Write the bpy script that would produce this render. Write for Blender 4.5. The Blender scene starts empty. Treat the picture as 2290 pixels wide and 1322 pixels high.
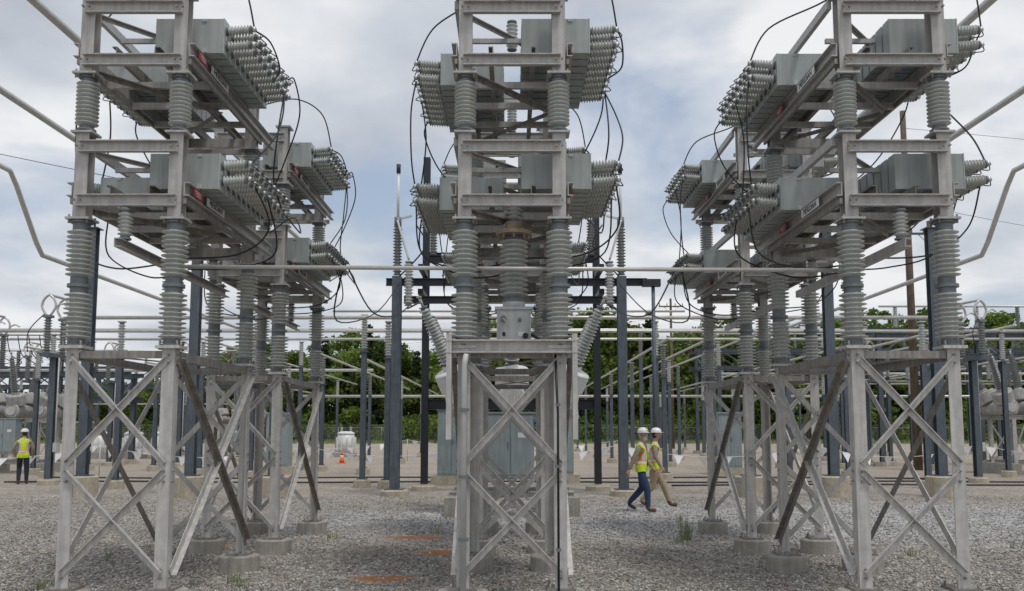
import bpy, math, random, bmesh
import numpy as np
from mathutils import Vector, Matrix
random.seed(7); rng=np.random.default_rng(7)
S=bpy.context.scene
COL=S.collection
V=Vector
Z=V((0,0,1)); X=V((1,0,0)); Y=V((0,1,0))

# ------------------------------------------------------------ materials
MATS={}
def nd(nt,t,**kw):
    n=nt.nodes.new(t)
    for k,v in kw.items(): setattr(n,k,v)
    return n
def ramp(nt,stops):
    r=nd(nt,'ShaderNodeValToRGB')
    e=r.color_ramp.elements
    while len(e)<len(stops): e.new(0.5)
    for i,(p,c) in enumerate(stops):
        e[i].position=p; e[i].color=(c[0],c[1],c[2],1)
    return r
def mat(name,c,rough=.6,metal=0,var=.18,scale=6,bump=.0,streak=.0,fine=60,island=0,spec=.5):
    m=bpy.data.materials.new(name); m.use_nodes=True
    nt=m.node_tree; b=nt.nodes['Principled BSDF']
    b.inputs['Roughness'].default_value=rough; b.inputs['Metallic'].default_value=metal
    b.inputs['Specular IOR Level'].default_value=spec
    tc=nd(nt,'ShaderNodeTexCoord')
    n=nd(nt,'ShaderNodeTexNoise'); n.inputs['Scale'].default_value=scale; n.inputs['Detail'].default_value=6; n.inputs['Roughness'].default_value=.65
    nt.links.new(tc.outputs['Object'],n.inputs['Vector'])
    r=ramp(nt,[(.3,[x*(1-var) for x in c]),(.7,[min(1,x*(1+var)) for x in c])])
    nt.links.new(n.outputs['Fac'],r.inputs['Fac'])
    out=r.outputs['Color']
    if streak>0:
        mp=nd(nt,'ShaderNodeMapping'); mp.inputs['Scale'].default_value=(22,22,1.6)
        nt.links.new(tc.outputs['Object'],mp.inputs['Vector'])
        n2=nd(nt,'ShaderNodeTexNoise'); n2.inputs['Scale'].default_value=1; n2.inputs['Detail'].default_value=5
        nt.links.new(mp.outputs['Vector'],n2.inputs['Vector'])
        r2=ramp(nt,[(.42,(1-streak,)*3),(.58,(1,1,1))])
        nt.links.new(n2.outputs['Fac'],r2.inputs['Fac'])
        mx=nd(nt,'ShaderNodeMixRGB',blend_type='MULTIPLY'); mx.inputs[0].default_value=1
        nt.links.new(out,mx.inputs[1]); nt.links.new(r2.outputs['Color'],mx.inputs[2]); out=mx.outputs[0]
    if island>0:
        g=nd(nt,'ShaderNodeNewGeometry')
        r3=ramp(nt,[(0,(1-island,)*3),(1,(1+island*.6,)*3)])
        nt.links.new(g.outputs['Random Per Island'],r3.inputs['Fac'])
        mx=nd(nt,'ShaderNodeMixRGB',blend_type='MULTIPLY'); mx.inputs[0].default_value=1
        nt.links.new(out,mx.inputs[1]); nt.links.new(r3.outputs['Color'],mx.inputs[2]); out=mx.outputs[0]
    nt.links.new(out,b.inputs['Base Color'])
    rr=nd(nt,'ShaderNodeMapRange'); rr.inputs[3].default_value=max(0,rough-.12); rr.inputs[4].default_value=min(1,rough+.12)
    nt.links.new(n.outputs['Fac'],rr.inputs[0]); nt.links.new(rr.outputs[0],b.inputs['Roughness'])
    if bump>0:
        n3=nd(nt,'ShaderNodeTexNoise'); n3.inputs['Scale'].default_value=fine; n3.inputs['Detail'].default_value=4
        nt.links.new(tc.outputs['Object'],n3.inputs['Vector'])
        bp=nd(nt,'ShaderNodeBump'); bp.inputs['Strength'].default_value=bump; bp.inputs['Distance'].default_value=.01
        nt.links.new(n3.outputs['Fac'],bp.inputs['Height']); nt.links.new(bp.outputs['Normal'],b.inputs['Normal'])
    MATS[name]=m
    return m
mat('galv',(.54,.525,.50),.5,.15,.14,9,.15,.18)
mat('galv_dull_shade',(.29,.27,.245),.6,.2,.22,7,.15,.25)  # dull steel for fittings; also carries painted shade on one side brace
mat('alu_frame',(.46,.445,.425),.5,.2,.12,8,.1,.16)
mat('cap_gray',(.35,.38,.37),.45,0,.10,3,.03,.12,island=.10)
mat('cap_lid',(.43,.465,.455),.45,0,.10,3,.03,.1)
mat('porcelain',(.49,.505,.48),.22,0,.10,5,0,.12)
mat('porcelain_dark',(.22,.23,.22),.25,0,.12,5,0,.12)
mat('flange',(.18,.20,.21),.55,.4,.2,12,.1)
mat('blue_steel',(.105,.128,.15),.5,.3,.2,5,.1,.2)
mat('black_steel',(.022,.026,.032),.5,.1,.25,6,.1)
mat('concrete',(.36,.34,.30),.9,0,.2,7,.6,.15)
mat('concrete_warm',(.45,.40,.31),.9,0,.2,7,.5,.15)
mat('cable',(.014,.014,.016),.5,0,.1,5)
mat('alu_tube',(.54,.53,.50),.38,.4,.12,4,.05)
mat('red_label',(.36,.05,.05),.5,0,.08,5)
mat('white_label',(.72,.72,.70),.5,0,.05,5)
mat('black_ink',(.02,.02,.02),.6,0,.05,5)
mat('blue_label',(.05,.2,.5),.5,0,.05,5)
mat('white_paint',(.70,.71,.70),.4,0,.08,4,.03,.1)
mat('weathered_paint',(.42,.41,.39),.6,.1,.2,4,.1,.25)
mat('box_gray',(.50,.52,.51),.4,0,.07,4,.03,.1)
mat('cabinet_green',(.27,.32,.33),.45,0,.1,2,.03,.15)
mat('bronze',(.34,.27,.19),.5,.3,.2,15,.1)
mat('wood_pole',(.13,.10,.07),.9,0,.25,4,.5,.3)
mat('bark',(.10,.08,.06),.9,0,.3,2,.3)
mat('orange_cone',(.75,.13,.02),.5,0,.08,4)
mat('machine_yellow',(.62,.38,.03),.45,0,.1,2,0,.1)
mat('rubber',(.02,.02,.02),.8,0,.2,4)
mat('pennant',(.80,.81,.82),.6,0,.05,4)
mat('skin',(.48,.27,.19),.55,0,.08,12)
mat('beard',(.60,.58,.55),.9,0,.2,60,.3)
mat('hair_dark',(.05,.035,.025),.9,0,.2,60,.3)
mat('denim',(.035,.06,.13),.9,0,.3,18,.4,.2)
mat('navy',(.02,.025,.045),.9,0,.3,18,.3)
mat('khaki',(.36,.29,.19),.9,0,.2,18,.4,.1)
mat('tan_shirt',(.30,.25,.17),.9,0,.2,18,.4)
mat('black_shirt',(.03,.03,.035),.9,0,.2,18,.3)
mat('boot',(.10,.06,.035),.7,0,.2,18)
mat('hat_white',(.80,.80,.78),.3,0,.03,4)
mat('eye',(.02,.015,.015),.3,0,.0,4)
mat('lip',(.35,.15,.12),.6,0,.0,4)
mat('glass_dark',(.03,.04,.05),.1,0,.0,4)
mat('weed',(.20,.25,.09),.8,0,.25,8,island=.4)
mat('hose',(.05,.05,.055),.6,0,.2,5)

def leafmat(name,c1,c2):
    m=bpy.data.materials.new(name); m.use_nodes=True; nt=m.node_tree
    b=nt.nodes['Principled BSDF']; b.inputs['Roughness'].default_value=.7; b.inputs['Specular IOR Level'].default_value=.25
    g=nd(nt,'ShaderNodeNewGeometry'); oi=nd(nt,'ShaderNodeObjectInfo')
    tc=nd(nt,'ShaderNodeTexCoord'); n=nd(nt,'ShaderNodeTexNoise'); n.inputs['Scale'].default_value=.6; n.inputs['Detail'].default_value=3
    nt.links.new(tc.outputs['Object'],n.inputs['Vector'])
    a=nd(nt,'ShaderNodeMath',operation='ADD'); nt.links.new(g.outputs['Random Per Island'],a.inputs[0]); nt.links.new(oi.outputs['Random'],a.inputs[1])
    a2=nd(nt,'ShaderNodeMath',operation='ADD'); nt.links.new(a.outputs[0],a2.inputs[0]); nt.links.new(n.outputs['Fac'],a2.inputs[1])
    d=nd(nt,'ShaderNodeMath',operation='DIVIDE'); d.inputs[1].default_value=3; nt.links.new(a2.outputs[0],d.inputs[0])
    r=ramp(nt,[(.2,c1),(.8,c2)]); nt.links.new(d.outputs[0],r.inputs['Fac'])
    nt.links.new(r.outputs['Color'],b.inputs['Base Color'])
    t=nd(nt,'ShaderNodeBsdfTranslucent'); nt.links.new(r.outputs['Color'],t.inputs['Color'])
    mx=nd(nt,'ShaderNodeMixShader'); mx.inputs[0].default_value=.4
    nt.links.new(b.outputs[0],mx.inputs[1]); nt.links.new(t.outputs[0],mx.inputs[2])
    nt.links.new(mx.outputs[0],nt.nodes['Material Output'].inputs['Surface'])
    MATS[name]=m
leafmat('leaf',(.065,.115,.022),(.24,.33,.07))
leafmat('needle',(.022,.042,.018),(.06,.09,.03))

def vestmat(name):
    m=bpy.data.materials.new(name); m.use_nodes=True; nt=m.node_tree; b=nt.nodes['Principled BSDF']
    b.inputs['Roughness'].default_value=.75
    tc=nd(nt,'ShaderNodeTexCoord'); sp=nd(nt,'ShaderNodeSeparateXYZ'); nt.links.new(tc.outputs['Object'],sp.inputs[0])
    def M(op,a,bv=None):
        k=nd(nt,'ShaderNodeMath',operation=op)
        for i,q in enumerate((a,bv)):
            if q is None: continue
            if isinstance(q,(int,float)): k.inputs[i].default_value=q
            else: nt.links.new(q,k.inputs[i])
        return k.outputs[0]
    def band(src,c,w): return M('LESS_THAN',M('ABSOLUTE',M('SUBTRACT',src,c)),w)
    x,y,z=sp.outputs; ay=M('ABSOLUTE',y)
    def mix(f,a,c):
        k=nd(nt,'ShaderNodeMixRGB'); nt.links.new(f,k.inputs[0])
        nt.links.new(a,k.inputs[1])
        k.inputs[2].default_value=c+(1,); return k.outputs[0]
    n=nd(nt,'ShaderNodeTexNoise'); n.inputs['Scale'].default_value=14; nt.links.new(tc.outputs['Object'],n.inputs['Vector'])
    r=ramp(nt,[(.3,(.42,.62,.02)),(.7,(.66,.85,.04))]); nt.links.new(n.outputs['Fac'],r.inputs['Fac'])
    vert=M('MULTIPLY',band(ay,.115,.035),M('GREATER_THAN',z,1.08))
    o=mix(vert,r.outputs['Color'],(.75,.22,.03))
    vert2=M('MULTIPLY',band(ay,.115,.02),M('GREATER_THAN',z,1.08))
    o=mix(vert2,o,(.6,.62,.62))
    o=mix(band(z,1.06,.045),o,(.75,.22,.03))
    o=mix(band(z,1.06,.028),o,(.6,.62,.62))
    nt.links.new(o,b.inputs['Base Color']); MATS[name]=m
    bp=nd(nt,'ShaderNodeBump'); bp.inputs['Strength'].default_value=.6; bp.inputs['Distance'].default_value=.02
    nt.links.new(n.outputs['Fac'],bp.inputs['Height']); nt.links.new(bp.outputs['Normal'],b.inputs['Normal'])
vestmat('hi_vis')

# ------------------------------------------------------------ mesh builder
class MB:
    def __init__(s): s.v=[]; s.f=[]; s.m=[]; s.sm=[]; s.slots=[]
    def slot(s,name):
        if name not in s.slots: s.slots.append(name)
        return s.slots.index(name)
    def add(s,vs,fs,m,smooth=False):
        o=len(s.v); k=s.slot(m)
        s.v.extend([tuple(p) for p in vs])
        for f in fs:
            s.f.append([i+o for i in f]); s.m.append(k); s.sm.append(smooth)
    def box(s,c,d,m,R=None):
        c=V(c); hx,hy,hz=d[0]/2,d[1]/2,d[2]/2
        ps=[V((a*hx,b*hy,e*hz)) for a in(-1,1) for b in(-1,1) for e in(-1,1)]
        if R is not None: ps=[R@p for p in ps]
        s.add([p+c for p in ps],[(0,1,3,2),(4,6,7,5),(0,4,5,1),(2,3,7,6),(0,2,6,4),(1,5,7,3)],m)
    def prof(s,p0,p1,pts,m,up=Z):
        p0=V(p0);p1=V(p1);d=(p1-p0).normalized()
        sd=d.cross(up).normalized(); u=sd.cross(d)
        n=len(pts)
        vs=[p0+sd*a+u*b for a,b in pts]+[p1+sd*a+u*b for a,b in pts]
        fs=[(i,(i+1)%n,n+(i+1)%n,n+i) for i in range(n)]
        fs+= [tuple(range(n))[::-1],tuple(range(n,2*n))]
        s.add(vs,fs,m)
    def H(s,p0,p1,w,h,t,m,up=Z):
        a,b=w/2,h/2; q=t/2
        s.prof(p0,p1,[(-a,-b),(a,-b),(a,-b+t),(q,-b+t),(q,b-t),(a,b-t),(a,b),(-a,b),(-a,b-t),(-q,b-t),(-q,-b+t),(-a,-b+t)],m,up)
    def C(s,p0,p1,w,h,t,m,up=Z,flip=1):
        a,b=w/2*flip,h/2; q=t*flip
        s.prof(p0,p1,[(-a,-b),(a,-b),(a,-b+t),(-a+q,-b+t),(-a+q,b-t),(a,b-t),(a,b),(-a,b)],m,up)
    def L(s,p0,p1,w,t,m,up=Z,g=1,e=1,f=None):
        a=w/2; f=f or w*.85
        s.prof(p0,p1,[(-a*g,0),(a*g,0),(a*g,-t*e),((-a+t)*g,-t*e),((-a+t)*g,-f*e),(-a*g,-f*e)],m,up)
    def bar(s,p0,p1,w,h,m,up=Z):
        s.prof(p0,p1,[(-w/2,-h/2),(w/2,-h/2),(w/2,h/2),(-w/2,h/2)],m,up)
    def lathe(s,p0,ax,pr,seg,m,smooth=True,cap=True):
        p0=V(p0);ax=V(ax).normalized()
        t=X if abs(ax.x)<.8 else Y
        a=ax.cross(t).normalized(); b=ax.cross(a)
        vs=[]
        for (h,r) in pr:
            for i in range(seg):
                an=2*math.pi*i/seg
                vs.append(p0+ax*h+(a*math.cos(an)+b*math.sin(an))*r)
        fs=[]
        for j in range(len(pr)-1):
            for i in range(seg):
                k=(i+1)%seg
                fs.append((j*seg+i,j*seg+k,(j+1)*seg+k,(j+1)*seg+i))
        s.add(vs,fs,m,smooth)
        if cap:
            o=len(s.v)-len(vs); k=s.slot(m)
            s.f.append([o+i for i in range(seg)][::-1]); s.m.append(k); s.sm.append(False)
            e=o+(len(pr)-1)*seg
            s.f.append([e+i for i in range(seg)]); s.m.append(k); s.sm.append(False)
    def cyl(s,p0,p1,r,m,seg=12,r1=None):
        p0=V(p0);p1=V(p1);L=(p1-p0).length
        s.lathe(p0,p1-p0,[(0,r),(L,r if r1 is None else r1)],seg,m)
    def tube(s,pts,r,m,seg=6,sub=6,taper=None):
        P=[V(p) for p in pts]
        if sub>1 and len(P)>2:
            Q=[]
            for i in range(len(P)-1):
                a=P[max(i-1,0)];b=P[i];c=P[i+1];d=P[min(i+2,len(P)-1)]
                for k in range(sub):
                    t=k/sub
                    Q.append(.5*((2*b)+(c-a)*t+(2*a-5*b+4*c-d)*t*t+(3*b-a-3*c+d)*t**3))
            Q.append(P[-1]); P=Q
        vs=[];n=len(P); prev=None
        for i,p in enumerate(P):
            d=(P[min(i+1,n-1)]-P[max(i-1,0)]).normalized()
            if prev is None:
                t=Z if abs(d.z)<.9 else X
                a=d.cross(t).normalized()
            else: a=(prev-d*prev.dot(d)).normalized()
            prev=a; b=d.cross(a)
            rr=r if taper is None else r+(taper-r)*i/(n-1)
            for k in range(seg):
                an=2*math.pi*k/seg
                vs.append(p+(a*math.cos(an)+b*math.sin(an))*rr)
        fs=[(j*seg+i,j*seg+(i+1)%seg,(j+1)*seg+(i+1)%seg,(j+1)*seg+i) for j in range(n-1) for i in range(seg)]
        fs+=[tuple(range(seg))[::-1],tuple(range((n-1)*seg,n*seg))]
        s.add(vs,fs,m,True)
    def ell(s,c,r,m,nu=16,nv=10,fn=None):
        c=V(c); vs=[];fs=[]
        for j in range(nv+1):
            ph=math.pi*j/nv
            for i in range(nu):
                th=2*math.pi*i/nu
                p=V((r[0]*math.sin(ph)*math.cos(th),r[1]*math.sin(ph)*math.sin(th),r[2]*math.cos(ph)))
                if fn: p=fn(p)
                vs.append(c+p)
        for j in range(nv):
            for i in range(nu):
                k=(i+1)%nu
                fs.append((j*nu+i,(j+1)*nu+i,(j+1)*nu+k,j*nu+k))
        s.add(vs,fs,m,True)
    def ins(s,p0,p1,r,n,m='porcelain',seg=20,flange='flange',capl=.05,taper=1.0):
        p0=V(p0);p1=V(p1);d=p1-p0;L=d.length;u=d/L
        s.lathe(p0,u,[(0,r*.82),(.016,r*.82),(.018,r*.62),(capl,r*.62)],seg,flange,False)
        s.lathe(p1,-u,[(0,r*.82*taper),(.016,r*.82*taper),(.018,r*.62*taper),(capl,r*.62*taper)],seg,flange,False)
        pr=[];l=L-2*capl;p=l/n
        for i in range(n):
            t=capl+i*p; q=1-(1-taper)*i/n
            pr+=[(t+.04*p,.60*r*q),(t+.22*p,.66*r*q),(t+.42*p,.97*r*q),(t+.5*p,r*q),(t+.58*p,.98*r*q),(t+.72*p,.66*r*q)]
        pr.append((L-capl,.6*r*taper))
        s.lathe(p0,u,pr,seg,m,True,False)
    def mesh(s,name):
        me=bpy.data.meshes.new(name); me.from_pydata(s.v,[],s.f)
        for k in s.slots: me.materials.append(MATS[k])
        me.polygons.foreach_set('material_index',s.m); me.polygons.foreach_set('use_smooth',s.sm)
        me.update(); return me
    def obj(s,name,parent=None,loc=(0,0,0),rz=0):
        return mko(name,s.mesh(name),parent,loc,rz)
def mko(name,me,parent=None,loc=(0,0,0),rz=0,sc=1):
    o=bpy.data.objects.new(name,me); COL.objects.link(o); o.location=loc; o.rotation_euler=(0,0,rz)
    if sc!=1: o.scale=(sc,sc,sc)
    if parent: o.parent=parent
    return o

# ------------------------------------------------------------ capacitor bank
W=.48; DY=2.5
def build_support():
    mb=MB()
    for sx in(-1,1):
        for (y,dy) in((0,1),(DY,-1)):
            x=sx*.54; w=.125;t=.013; yy=y-dy*.07
            pl=[(x,yy),(x-sx*w,yy),(x-sx*w,yy+dy*t),(x-sx*t,yy+dy*t),(x-sx*t,yy+dy*w),(x,yy+dy*w)]
            vs=[(a,b,.225) for a,b in pl]+[(a,b,2.56) for a,b in pl]; n=6
            mb.add(vs,[(i,(i+1)%n,n+(i+1)%n,n+i) for i in range(n)]+[tuple(range(n)),tuple(range(n,2*n))],'galv')
            mb.box((sx*W,y,2.575),(.24,.24,.03),'galv'); mb.box((sx*W,y,.213),(.28,.28,.025),'galv_dull_shade')
            for a in(-1,1):
                for b in(-1,1):
                    mb.cyl((sx*W+a*.11,y+b*.11,.2),(sx*W+a*.11,y+b*.11,.27),.012,'galv_dull_shade',6)
                    mb.cyl((sx*W+a*.085,y+b*.085,2.545),(sx*W+a*.085,y+b*.085,2.64),.011,'galv_dull_shade',6)
            for z in (2.5,2.42,1.45,1.35,1.25,.4,.32):
                mb.cyl((x-sx*.06,yy+dy*.001,z),(x-sx*.06,yy-dy*.03,z),.013,'galv_dull_shade',6)
                mb.cyl((x-sx*.02,yy+dy*.06,z),(x+sx*.014,yy+dy*.06,z),.013,'galv_dull_shade',6)
            mb.lathe((sx*W,y,-.15),Z,[(0,.25),(.33,.25),(.345,.238),(.35,.22)],28,'concrete',False)
    for (y,n) in((-.071,-1),(DY+.071,1)):
        nv=V((0,n,0))
        for (za,zb) in((1.42,2.46),(.36,1.34)):
            mb.L((-.48,y+n*.002,za),(.48,y+n*.002,zb),.062,.008,'galv',nv,1,-1,.045)
            mb.L((.48,y+n*.012,za),(-.48,y+n*.012,zb),.062,.008,'galv',nv,-1,-1,.045)
            mb.cyl((0,y,(za+zb)/2),(0,y+n*.035,(za+zb)/2),.014,'galv_dull_shade',6)
        mb.L((-.41,y-n*.016,2.50),(.41,y-n*.016,2.50),.075,.008,'galv_dull_shade',nv,1,1,.06)
    for sx in(-1,1):
        xx=sx*.542; nv=V((sx,0,0))
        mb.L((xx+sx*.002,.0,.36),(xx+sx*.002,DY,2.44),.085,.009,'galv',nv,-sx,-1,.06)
        mb.L((xx+sx*.014,.0,2.44),(xx+sx*.014,DY,.36),.085,.009,'galv_dull_shade',nv,sx,-1,.06)  # same steel as its pair; underside shade is put into the darker colour
        mb.L((xx-sx*.012,.08,2.50),(xx-sx*.012,DY-.08,2.50),.09,.009,'galv_dull_shade',nv,1,1,.07)
    mb.bar((-.5,.1,2.52),(.5,DY-.1,2.52),.07,.01,'galv_dull_shade')
    mb.bar((.5,.1,2.50),(-.5,DY-.1,2.50),.07,.01,'galv_dull_shade')
    return mb.mesh('support_structure')
def build_insul():
    mb=MB()
    for sx in(-1,1):
        for y in(0,DY):
            x=sx*W
            mb.ins((x,y,2.59),(x,y,3.20),.135,10,seg=28,capl=.07)
            mb.ins((x,y,3.20),(x,y,3.86),.135,10,seg=28,capl=.09)
            mb.ins((x,y,4.81),(x,y,5.38),.115,11,seg=26,capl=.055)
    return mb.mesh('post_insulators')
def build_frame():
    mb=MB(); A='alu_frame'
    for (zb,zt,b0,b1,t0,t1) in((3.88,4.78,4.0,4.12,4.56,4.68),(5.40,6.27,5.47,5.59,6.03,6.16)):
        for sx in(-1,1):
            for y in(0,DY):
                x=sx*W
                mb.H((x,y,zb+.012),(x,y,zt-.012),.135,.15,.012,A,Y)
                mb.box((x,y,zb),(.24,.24,.022),A); mb.box((x,y,zt),(.22,.22,.022),A)
                for a in(-1,1):
                    for b in(-1,1):
                        mb.cyl((x+a*.09,y+b*.09,zb-.05),(x+a*.09,y+b*.09,zb+.04),.011,'galv_dull_shade',6)
        for y,s2 in((0,-1),(DY,1)):
            yy=y+s2*.108
            mb.C((-W-.02,yy,(b0+b1)/2),(W+.02,yy,(b0+b1)/2),.06,b1-b0,.011,A,Z,-s2)
            mb.C((-W-.02,yy,(t0+t1)/2),(W+.02,yy,(t0+t1)/2),.06,t1-t0,.011,A,Z,-s2)
            for sx in(-1,1):
                for zz in(b0+.06,t0+.06):
                    for q in(-.03,.03):
                        mb.cyl((sx*W+q,yy+s2*.015,zz),(sx*W+q,yy+s2*.045,zz),.012,'galv_dull_shade',6)
        rz=b1+.07
        for sx in(-1,1):
            mb.C((sx*(W+.115),-.06,rz),(sx*(W+.115),DY+.6,rz),.06,.14,.01,A,Z,sx)
            mb.bar((sx*(W+.095),-.05,b1-.05),(sx*(W+.095),DY+.1,b1-.05),.03,.06,'galv_dull_shade')
            mb.C((sx*.22,-.02,rz+.0),(sx*.22,DY+.55,rz+.0),.05,.10,.01,'galv_dull_shade',Z,sx)
        mb.bar((-W-.10,.08,t1+.05),(-W-.10,DY,t1+.05),.05,.09,A)
        mb.bar((W+.1,1.95,t1+.05),(W+.1,DY+.05,t1+.05),.05,.09,A)
        mb.L((-.46,.12,b0+.03),(.46,1.25,b0+.03),.06,.008,'galv_dull_shade',Z)
        mb.L((.46,1.3,b0+.02),(-.46,2.4,b0+.02),.06,.008,'galv_dull_shade',Z)
        mb.L((-.46,.12,t1-.04),(.46,1.2,t1-.04),.05,.008,A,Z)
        for y in(.62,1.25,1.9,3.0):
            mb.bar((-W-.08,y,b1-.05),(W+.08,y,b1-.05),.05,.07,A)
        for y in(.62,2.3):
            mb.bar((-.44,y,t0+.02),(.44,y,t0+.02),.04,.05,A)
    mb.ins((0,-.10,6.17),(0,-.10,6.55),.075,7,seg=16,capl=.03)
    mb.box((0,-.10,6.57),(.2,.1,.03),A)
    mb.ins((0,1.2,6.2),(0,1.2,6.55),.07,6,seg=16,capl=.03)
    return mb.mesh('rack_frame')
def build_neutral(front=True):
    mb=MB(); A='alu_frame'; y0=-.25 if front else 1.0
    mb.C((0,y0,3.6),(0,3.2,3.6),.07,.09,.01,A,Z,1)
    for y in((-.08,2.6) if front else (1.1,2.6)):
        mb.ins((0,y,3.66),(0,y,3.97),.075,6,seg=16,capl=.035)
    return mb.mesh('neutral_bus')
def build_caps():
    mb=MB(); bs=MB()
    for z0 in(4.265,5.745):
        for side,y0 in((1,.3),(-1,1.2)):
            for i in range(9):
                y=y0+i*.19
                xi,xo=side*.10,side*.82
                jx=random.uniform(-.006,.006)
                mb.box(((xi+xo)/2+jx*.5,y+jx,z0+.19),(.72,.155,.38),'cap_gray')
                mb.box((side*.826,y+jx,z0+.19),(.012,.163,.388),'cap_lid')
                mb.box((side*.62,y,z0+.03),(.05,.175,.05),'cap_lid')
                mb.box((side*.62,y,z0+.36),(.05,.175,.03),'cap_lid')
                if random.random()<.6: mb.box((side*.834,y+.0,z0+.19),(.004,.04,.045),'blue_label' if i%2 else 'white_label')
                mb.box((side*.46,y,z0-.002),(.06,.04,.003),'blue_label')
                for k,dz in enumerate((.10,.27)):
                    a=(side*.83,y,z0+dz); b=(side*1.10,y+jx,z0+dz+.02+jx)
                    bs.ins(a,b,.056,7,seg=14,capl=.02)
                    bs.cyl(b,(side*1.15,y+jx,z0+dz+.023+jx),.014,'flange',8)
                    bs.cyl((side*1.125,y,z0+dz),(side*1.125,y,z0+dz+.05),.022,'alu_tube',8)
                if i<8:
                    for dz in((.29,) if i%3 else (.29,.12)):
                        bs.tube([(side*1.13,y,z0+dz),(side*(1.19+jx*2),y+.095,z0+dz-.03+jx*3),(side*1.13,y+.19,z0+dz)],.006,'cable',5,4)
    return mb.mesh('capacitor_units'),bs.mesh('capacitor_bushings')
def build_wires():
    mb=MB(); r=.0095
    T=lambda *p:mb.tube(p,r,'cable',6,8)
    T((-.10,.1,6.6),(-.45,.6,6.50),(-.92,1.1,6.42),(-1.13,1.2,6.04))
    T((.2,-.1,6.60),(.65,.0,6.72),(1.0,.2,6.55),(1.13,.3,6.05))
    T((1.13,.3,6.03),(1.22,.6,6.03),(1.25,.9,5.87),(1.13,1.2,5.86))
    T((1.13,1.6,5.84),(1.22,1.2,5.4),(1.24,.8,5.0),(1.13,.35,4.58))
    T((1.13,1.6,5.84),(1.14,1.3,5.2),(1.08,1.4,4.7),(1.13,1.6,4.4))
    T((-1.13,1.25,5.84),(-1.18,1.2,5.45),(-1.17,1.2,4.9),(-1.13,1.25,4.58))
    T((-1.13,1.9,5.84),(-1.06,1.8,5.3),(-1.12,1.7,4.58))
    T((1.13,.5,4.36),(1.18,.9,4.0),(.8,1.0,3.72),(.05,.9,3.66))
    T((1.13,1.0,4.36),(1.1,1.5,3.85),(.6,1.7,3.7),(.03,1.6,3.66))
    T((-1.13,1.4,4.36),(-1.05,1.3,3.8),(-.6,1.1,3.58),(-.03,1.1,3.64))
    T((-1.13,2.0,4.36),(-1.1,2.0,3.9),(-.5,1.8,3.6),(-.03,1.6,3.62))
    T((1.13,1.82,4.36),(1.15,2.5,4.3),(.95,2.9,4.6),(.5,3.4,4.5))
    T((1.13,1.75,6.06),(1.15,2.0,6.15),(1.15,2.3,5.8),(.9,2.6,5.3),(.6,3.1,5.0))
    T((-1.13,2.7,5.86),(-1.18,2.85,5.7),(-1.0,3.0,5.3),(-.6,2.9,4.8))
    return mb.mesh('jumper_cables')
def build_labels():
    mb=MB()
    for zr in(4.19,5.66):
        for sx in(-1,1):
            xo=sx*(W+.1475)
            mb.box((xo,.75,zr),(.005,.58,.09),'white_label')
            yy=1.75 if sx<0 else .20
            mb.box((xo,yy,zr),(.005,.26,.085),'red_label')
            for k in range(3): mb.box((xo+sx*.003,yy,zr+.022-k*.022),(.003,.2-.04*k,.006),'white_label')
    return mb.mesh('rail_labels')
M_sup,M_ins,M_fr=build_support(),build_insul(),build_frame()
M_n1,M_n2=build_neutral(True),build_neutral(False)
M_cap,M_bus=build_caps(); M_wir=build_wires(); M_lab=build_labels()
fc=bpy.data.curves.new('maker_name','FONT'); fc.body='MERIDIAN'; fc.size=.095; fc.extrude=.001; fc.align_x='CENTER'; fc.align_y='CENTER'
fc.materials.append(MATS['black_ink'])
for bx in(-3.9,0.0,3.92):
    for by in(9.0,13.15):
        e=bpy.data.objects.new('capacitor_bank',None); COL.objects.link(e); e.location=(bx,by,0)
        for n,me in(('support_structure',M_sup),('post_insulators',M_ins),('rack_frame',M_fr),('capacitor_units',M_cap),('capacitor_bushings',M_bus),('jumper_cables',M_wir),('rail_labels',M_lab),('neutral_bus',M_n2 if bx==0 else M_n1)):
            o=mko(n,me,e)
            if n=='capacitor_units':
                b=o.modifiers.new('bevel','BEVEL'); b.width=.006; b.segments=2
        for zr in(4.19,5.66):
            for sx in(-1,1):
                t=bpy.data.objects.new('maker_name',fc); COL.objects.link(t); t.parent=e
                x=V((0,sx,0)); y=Z; z=x.cross(y)
                Mx=Matrix((x,y,z)).transposed().to_4x4(); Mx.translation=V((sx*(W+.152),.75,zr))
                t.matrix_local=Mx

# ------------------------------------------------------------ cross bus tube & front centre gear
def busbar(pts,r=.05,name='tubular_busbar',m='alu_tube'):
    mb=MB(); mb.tube(pts,r,m,12,1); return mb.obj(name)
busbar([(-3.42,9.22,3.44),(3.45,9.22,3.40)],.022)
mb=MB()
mb.box((.02,9.55,2.60),(.52,.34,.04),'galv')
mb.box((.02,9.5,2.83),(.36,.28,.36),'box_gray'); mb.box((.02,9.5,3.025),(.40,.32,.03),'box_gray')
mb.box((.02,9.352,2.83),(.30,.012,.30),'box_gray')
mb.cyl((-.09,9.34,2.91),(-.09,9.30,2.91),.032,'flange',14); mb.cyl((.08,9.34,2.90),(.08,9.31,2.90),.02,'flange',14)
mb.bar((-.09,9.30,2.91),(-.03,9.30,2.83),.014,.012,'galv')
mb.box((-.085,9.343,2.75),(.03,.004,.04),'black_ink'); mb.box((.10,9.343,2.75),(.07,.004,.05),'white_label')
mb.cyl((.14,9.34,2.73),(.14,9.31,2.73),.03,'cable',12)
mb.cyl((.02,9.55,3.04),(.02,9.55,3.12),.12,'box_gray',20)
mb.ins((.02,9.55,3.12),(.02,9.55,3.84),.155,12,seg=28,capl=.05)
mb.lathe((.02,9.55,3.83),Z,[(0,.10),(.01,.19),(.05,.19),(.07,.12),(.11,.10),(.15,.10)],28,'bronze',False)
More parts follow.
